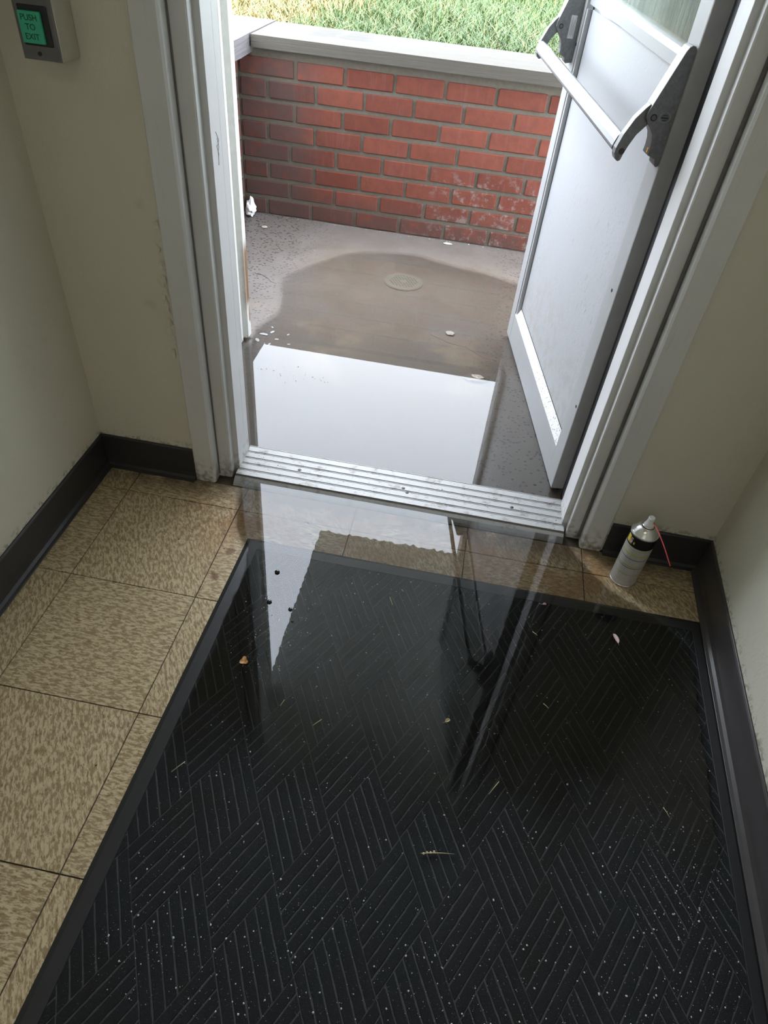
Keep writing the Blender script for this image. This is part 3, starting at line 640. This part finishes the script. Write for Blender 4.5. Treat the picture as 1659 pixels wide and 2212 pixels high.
# ------------------------------------------------------------------ litter and debris
def blob(nm, loc, r, m, sq=.4, **tags):
    bm = bmesh.new(); bmesh.ops.create_icosphere(bm, subdivisions=2, radius=r)
    for v in bm.verts: v.co *= random.uniform(.82, 1.15); v.co.z *= sq
    zmin = min(v.co.z for v in bm.verts)
    for v in bm.verts: v.co.z -= zmin
    me = bpy.data.meshes.new(nm); bm.to_mesh(me); bm.free(); o = link(nm, me, m, None, **tags); o.location = loc; return o
def leaf(loc, L, W, m, rz, lbl, lobes=0):
    V = [(0, 0, .001)]; n = 28
    for i in range(n):
        a = 2 * math.pi * i / n; k = 1 + (.28 * math.cos(lobes * a) if lobes else 0)
        V.append((math.cos(a) * L / 2 * k, math.sin(a) * W / 2 * k, .0015 + .0035 * abs(math.sin(a)) + random.uniform(0, .0008)))
    F = [(0, 1 + i, 1 + (i + 1) % n) for i in range(n)]
    o = link('leaf', mesh('leaf', V, F), m, label=lbl, category='leaf'); s = o.modifiers.new('thick', 'SOLIDIFY'); s.thickness = .0004
    tube('stalk', [(-L / 2, 0, .002), (-L / 2 - .006, .001, .002)], .0004, m, o, 5); o.location = loc; o.rotation_euler = (0, 0, rz); return o
leaf((.473, -.455, .0125), .019, .015, 'leaf', R(100), 'small curled orange brown leaf lying on the left of the mat', 3)
leaf((1.283, -.206, .0125), .026, .010, 'leafpale', R(110), 'slim pale pink leaf lying near top right of the mat')
leaf((.918, -.500, .0125), .012, .007, 'strawm', R(40), 'tiny yellow leaf scrap lying in the middle of the mat')
leaf((1.117, -.143, .0125), .009, .006, 'leafpale', R(10), 'tiny orange leaf scrap near the top border of the mat')
tw = tube('twig', [(.898, -.764, .0100), (.915, -.760, .0105), (.935, -.756, .0100), (.957, -.753, .0095)], .0009, 'strawm', n=6, taper=[.6, 1.2, .8, .35], label='thin dry seed stalk lying across the lower mat', category='twig')
for k in range(4):
    q = blob('seed', (.903 + .006 * k, -.7635 + .002 * k + .001 * (k % 2), .0098), .0022, 'strawm'); q.parent = tw
sts = [((.428, -.704), 55, .030, 'yellow straw bit at left side of the mat below the brown leaf'), ((.580, -.533), 75, .016, 'short pale straw bit left of mat centre'), ((.754, -.219), 115, .024, 'pale straw bit near top centre of the mat'), ((1.348, -.599), 120, .020, 'green straw bit near right edge of the mat'), ((1.12, -.42), 140, .014, 'short white straw bit right of mat centre'), ((.66, -.56), 50, .022, 'pale straw bit below mat centre'), ((1.02, -.62), 58, .034, 'long faint straw bit in lower middle of the mat'), ((1.095, -.235), 145, .014, 'small straw bit floating beside the door reflection')]
for (x, y), a, L, lb in sts:
    c, s = math.cos(R(a)), math.sin(R(a)); tube('straw_bit', [(x - c * L / 2, y - s * L / 2, .0135), (x, y, .0142), (x + c * L / 2, y + s * L / 2, .0135)], .0007, 'strawm', n=5, label=lb, category='straw')
# crumpled tissue in the patio corner
bm = bmesh.new(); bmesh.ops.create_icosphere(bm, subdivisions=3, radius=.034)
for v in bm.verts:
    d = math.sin(v.co.x * 190 + 1) * math.cos(v.co.y * 170) + math.sin(v.co.z * 210 + v.co.x * 90); v.co *= 1 + .20 * d + random.uniform(-.07, .07); v.co.x *= .62
    if v.co.z > .012: v.co.z *= 1.25; v.co.x *= .75
zm = min(v.co.z for v in bm.verts)
for v in bm.verts: v.co.z -= zm
me = bpy.data.meshes.new('tissue'); bm.to_mesh(me); bm.free(); o = link('tissue', me, 'paper', label='crumpled white tissue in the far left patio corner', category='tissue'); o.location = (-.298, 1.975, .001)
o = blob('paper_scrap', (.662, 1.985, .001), .016, 'paper', .25, label='small white paper scrap at foot of the brick wall', category='paper'); o.scale = (1.3, .5, 1)
blob('pebble', (-.197, 1.862, .0005), .013, 'stone', .25, label='flat pale pebble on the dry patio near the tissue', category='pebble')
blob('pebble', (.761, 1.128, .0005), .017, 'stone', .2, label='flat pale pebble near the door edge on the patio', category='pebble')
for i, (x, y, s) in enumerate(((.095, .905, .016), (.12, .93, .012), (.085, .86, .013), (.15, .885, .009), (.18, .93, .008), (.11, .965, .007), (.20, .865, .007), (.135, .845, .009))):
    o = blob('paint_chip', (x, y, .0005), s * .6, 'paper', .16, label='white paint chip fallen at foot of the peeling post', category='paint chip', group='paint chips by the post'); o.rotation_euler = (0, 0, i * 1.1); o.scale = (1.5, .8, 1)
for x, y, r, lb in ((.470, -.196, .0062, 'largest round bubble floating on the bright reflection'), (.478, -.288, .0058, 'dark bubble at left rim of the bright reflection'), (.531, -.298, .0050, 'dark bubble at right rim of the bright reflection'), (.545, -.33, .003, 'tiny bubble at tip of the bright reflection')):
    lathe('bubble', [(r, .0), (r * .97, r * .25), (r * .8, r * .55), (r * .45, r * .78), (0, r * .85)], 'droplet', None, 20, label=lb, category='bubble').location = (x, y, WZ + .0003)
blob('silt_mound', (.885, .836, -.0045), .048, 'concrete', .20, label='small brown silt mound breaking the puddle near the door', category='silt').scale = (1.0, .55, 1)
def scatter(nm, pts, r0, r1, m, lbl, cat):
    V, F = [], []; base = [(math.cos(k * 1.0472) * (1.15 if k % 3 else .75), math.sin(k * 1.0472) * (.8 if k % 2 else 1), 0) for k in range(6)] + [(0, 0, .7), (0, 0, -.3)]; tri = [(k, (k + 1) % 6, 6) for k in range(6)] + [((k + 1) % 6, k, 7) for k in range(6)]
    for x, y, z in pts:
        r = r0 * (r1 / r0) ** (random.random() ** 3); a = random.uniform(0, 6.3); c, s = math.cos(a), math.sin(a); b = len(V); k = random.uniform(.5, 1.2)
        V += [(x + r * (c * p - s * q * k), y + r * (s * p + c * q * k), z + r * w_) for p, q, w_ in base]; F += [tuple(b + i for i in t) for t in tri]
    link(nm, fixn(mesh(nm, V, F)), m, kind='stuff', label=lbl, category=cat)
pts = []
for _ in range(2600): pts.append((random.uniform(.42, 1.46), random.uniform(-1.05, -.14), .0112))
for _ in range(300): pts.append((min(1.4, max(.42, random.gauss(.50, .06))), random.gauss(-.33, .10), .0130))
for _ in range(800): pts.append((random.uniform(.40, 1.44), -.84 - .22 * random.random() ** .7, .0080))  # near-end clusters are light glints on wet fibres, put in as white specks
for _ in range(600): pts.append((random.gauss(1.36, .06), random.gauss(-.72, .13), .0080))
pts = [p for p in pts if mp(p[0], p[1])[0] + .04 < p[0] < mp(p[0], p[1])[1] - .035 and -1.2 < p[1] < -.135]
scatter('mat_grit_glints', pts, .0004, .0021, 'grit', 'white grit, fluff and painted wet glints strewn over the black mat', 'grit')
scatter('patio_grit', [(random.uniform(-.3, 1.0), random.uniform(.9, 1.98), .0012) for _ in range(90)] + [(random.uniform(-.3, .95), 2.02 - abs(random.gauss(0, .012)), .002) for _ in range(150)], .0008, .0042, 'stone', 'pale grit scattered over the patio and along the wall foot', 'grit')
dp = [(random.uniform(.1, 1.27), .07 - abs(random.gauss(0, .06)), .0006) for _ in range(420)] + [(random.gauss(.28, .05), random.gauss(-.06, .06), .0006) for _ in range(160)] + [(random.uniform(-.05, .33), random.uniform(-.9, .05), .0004) for _ in range(120)]
tp_ = [(random.uniform(.27, 1.15), random.uniform(.12, .245), .0208) for _ in range(150)] + [(random.gauss(.30, .015), random.gauss(.20, .015), .0208) for _ in range(40)]
scatter('threshold_grit', tp_, .0005, .0021, 'dirt', 'dark grit sprinkled on the ribbed aluminium threshold', 'grit')
dp += [(random.uniform(.34, .9), random.uniform(-.2, .08), WZ + .0002) for _ in range(60)] 
dp = [p for p in dp if not (p[1] < -.09 and p[0] > .345 and p[2] < .01)]
scatter('puddle_grit', [(random.uniform(.14, .40), random.gauss(.655, .025), WZ + .0002) for _ in range(60)], .0006, .0024, 'dirt', 'dark specks breaking the puddle surface near its left edge', 'grit')
dp = [p for p in dp if p[1] < .088]
scatter('floor_grit', dp, .0005, .0021, 'dirt', 'dark grit on the tiles and the threshold', 'grit')
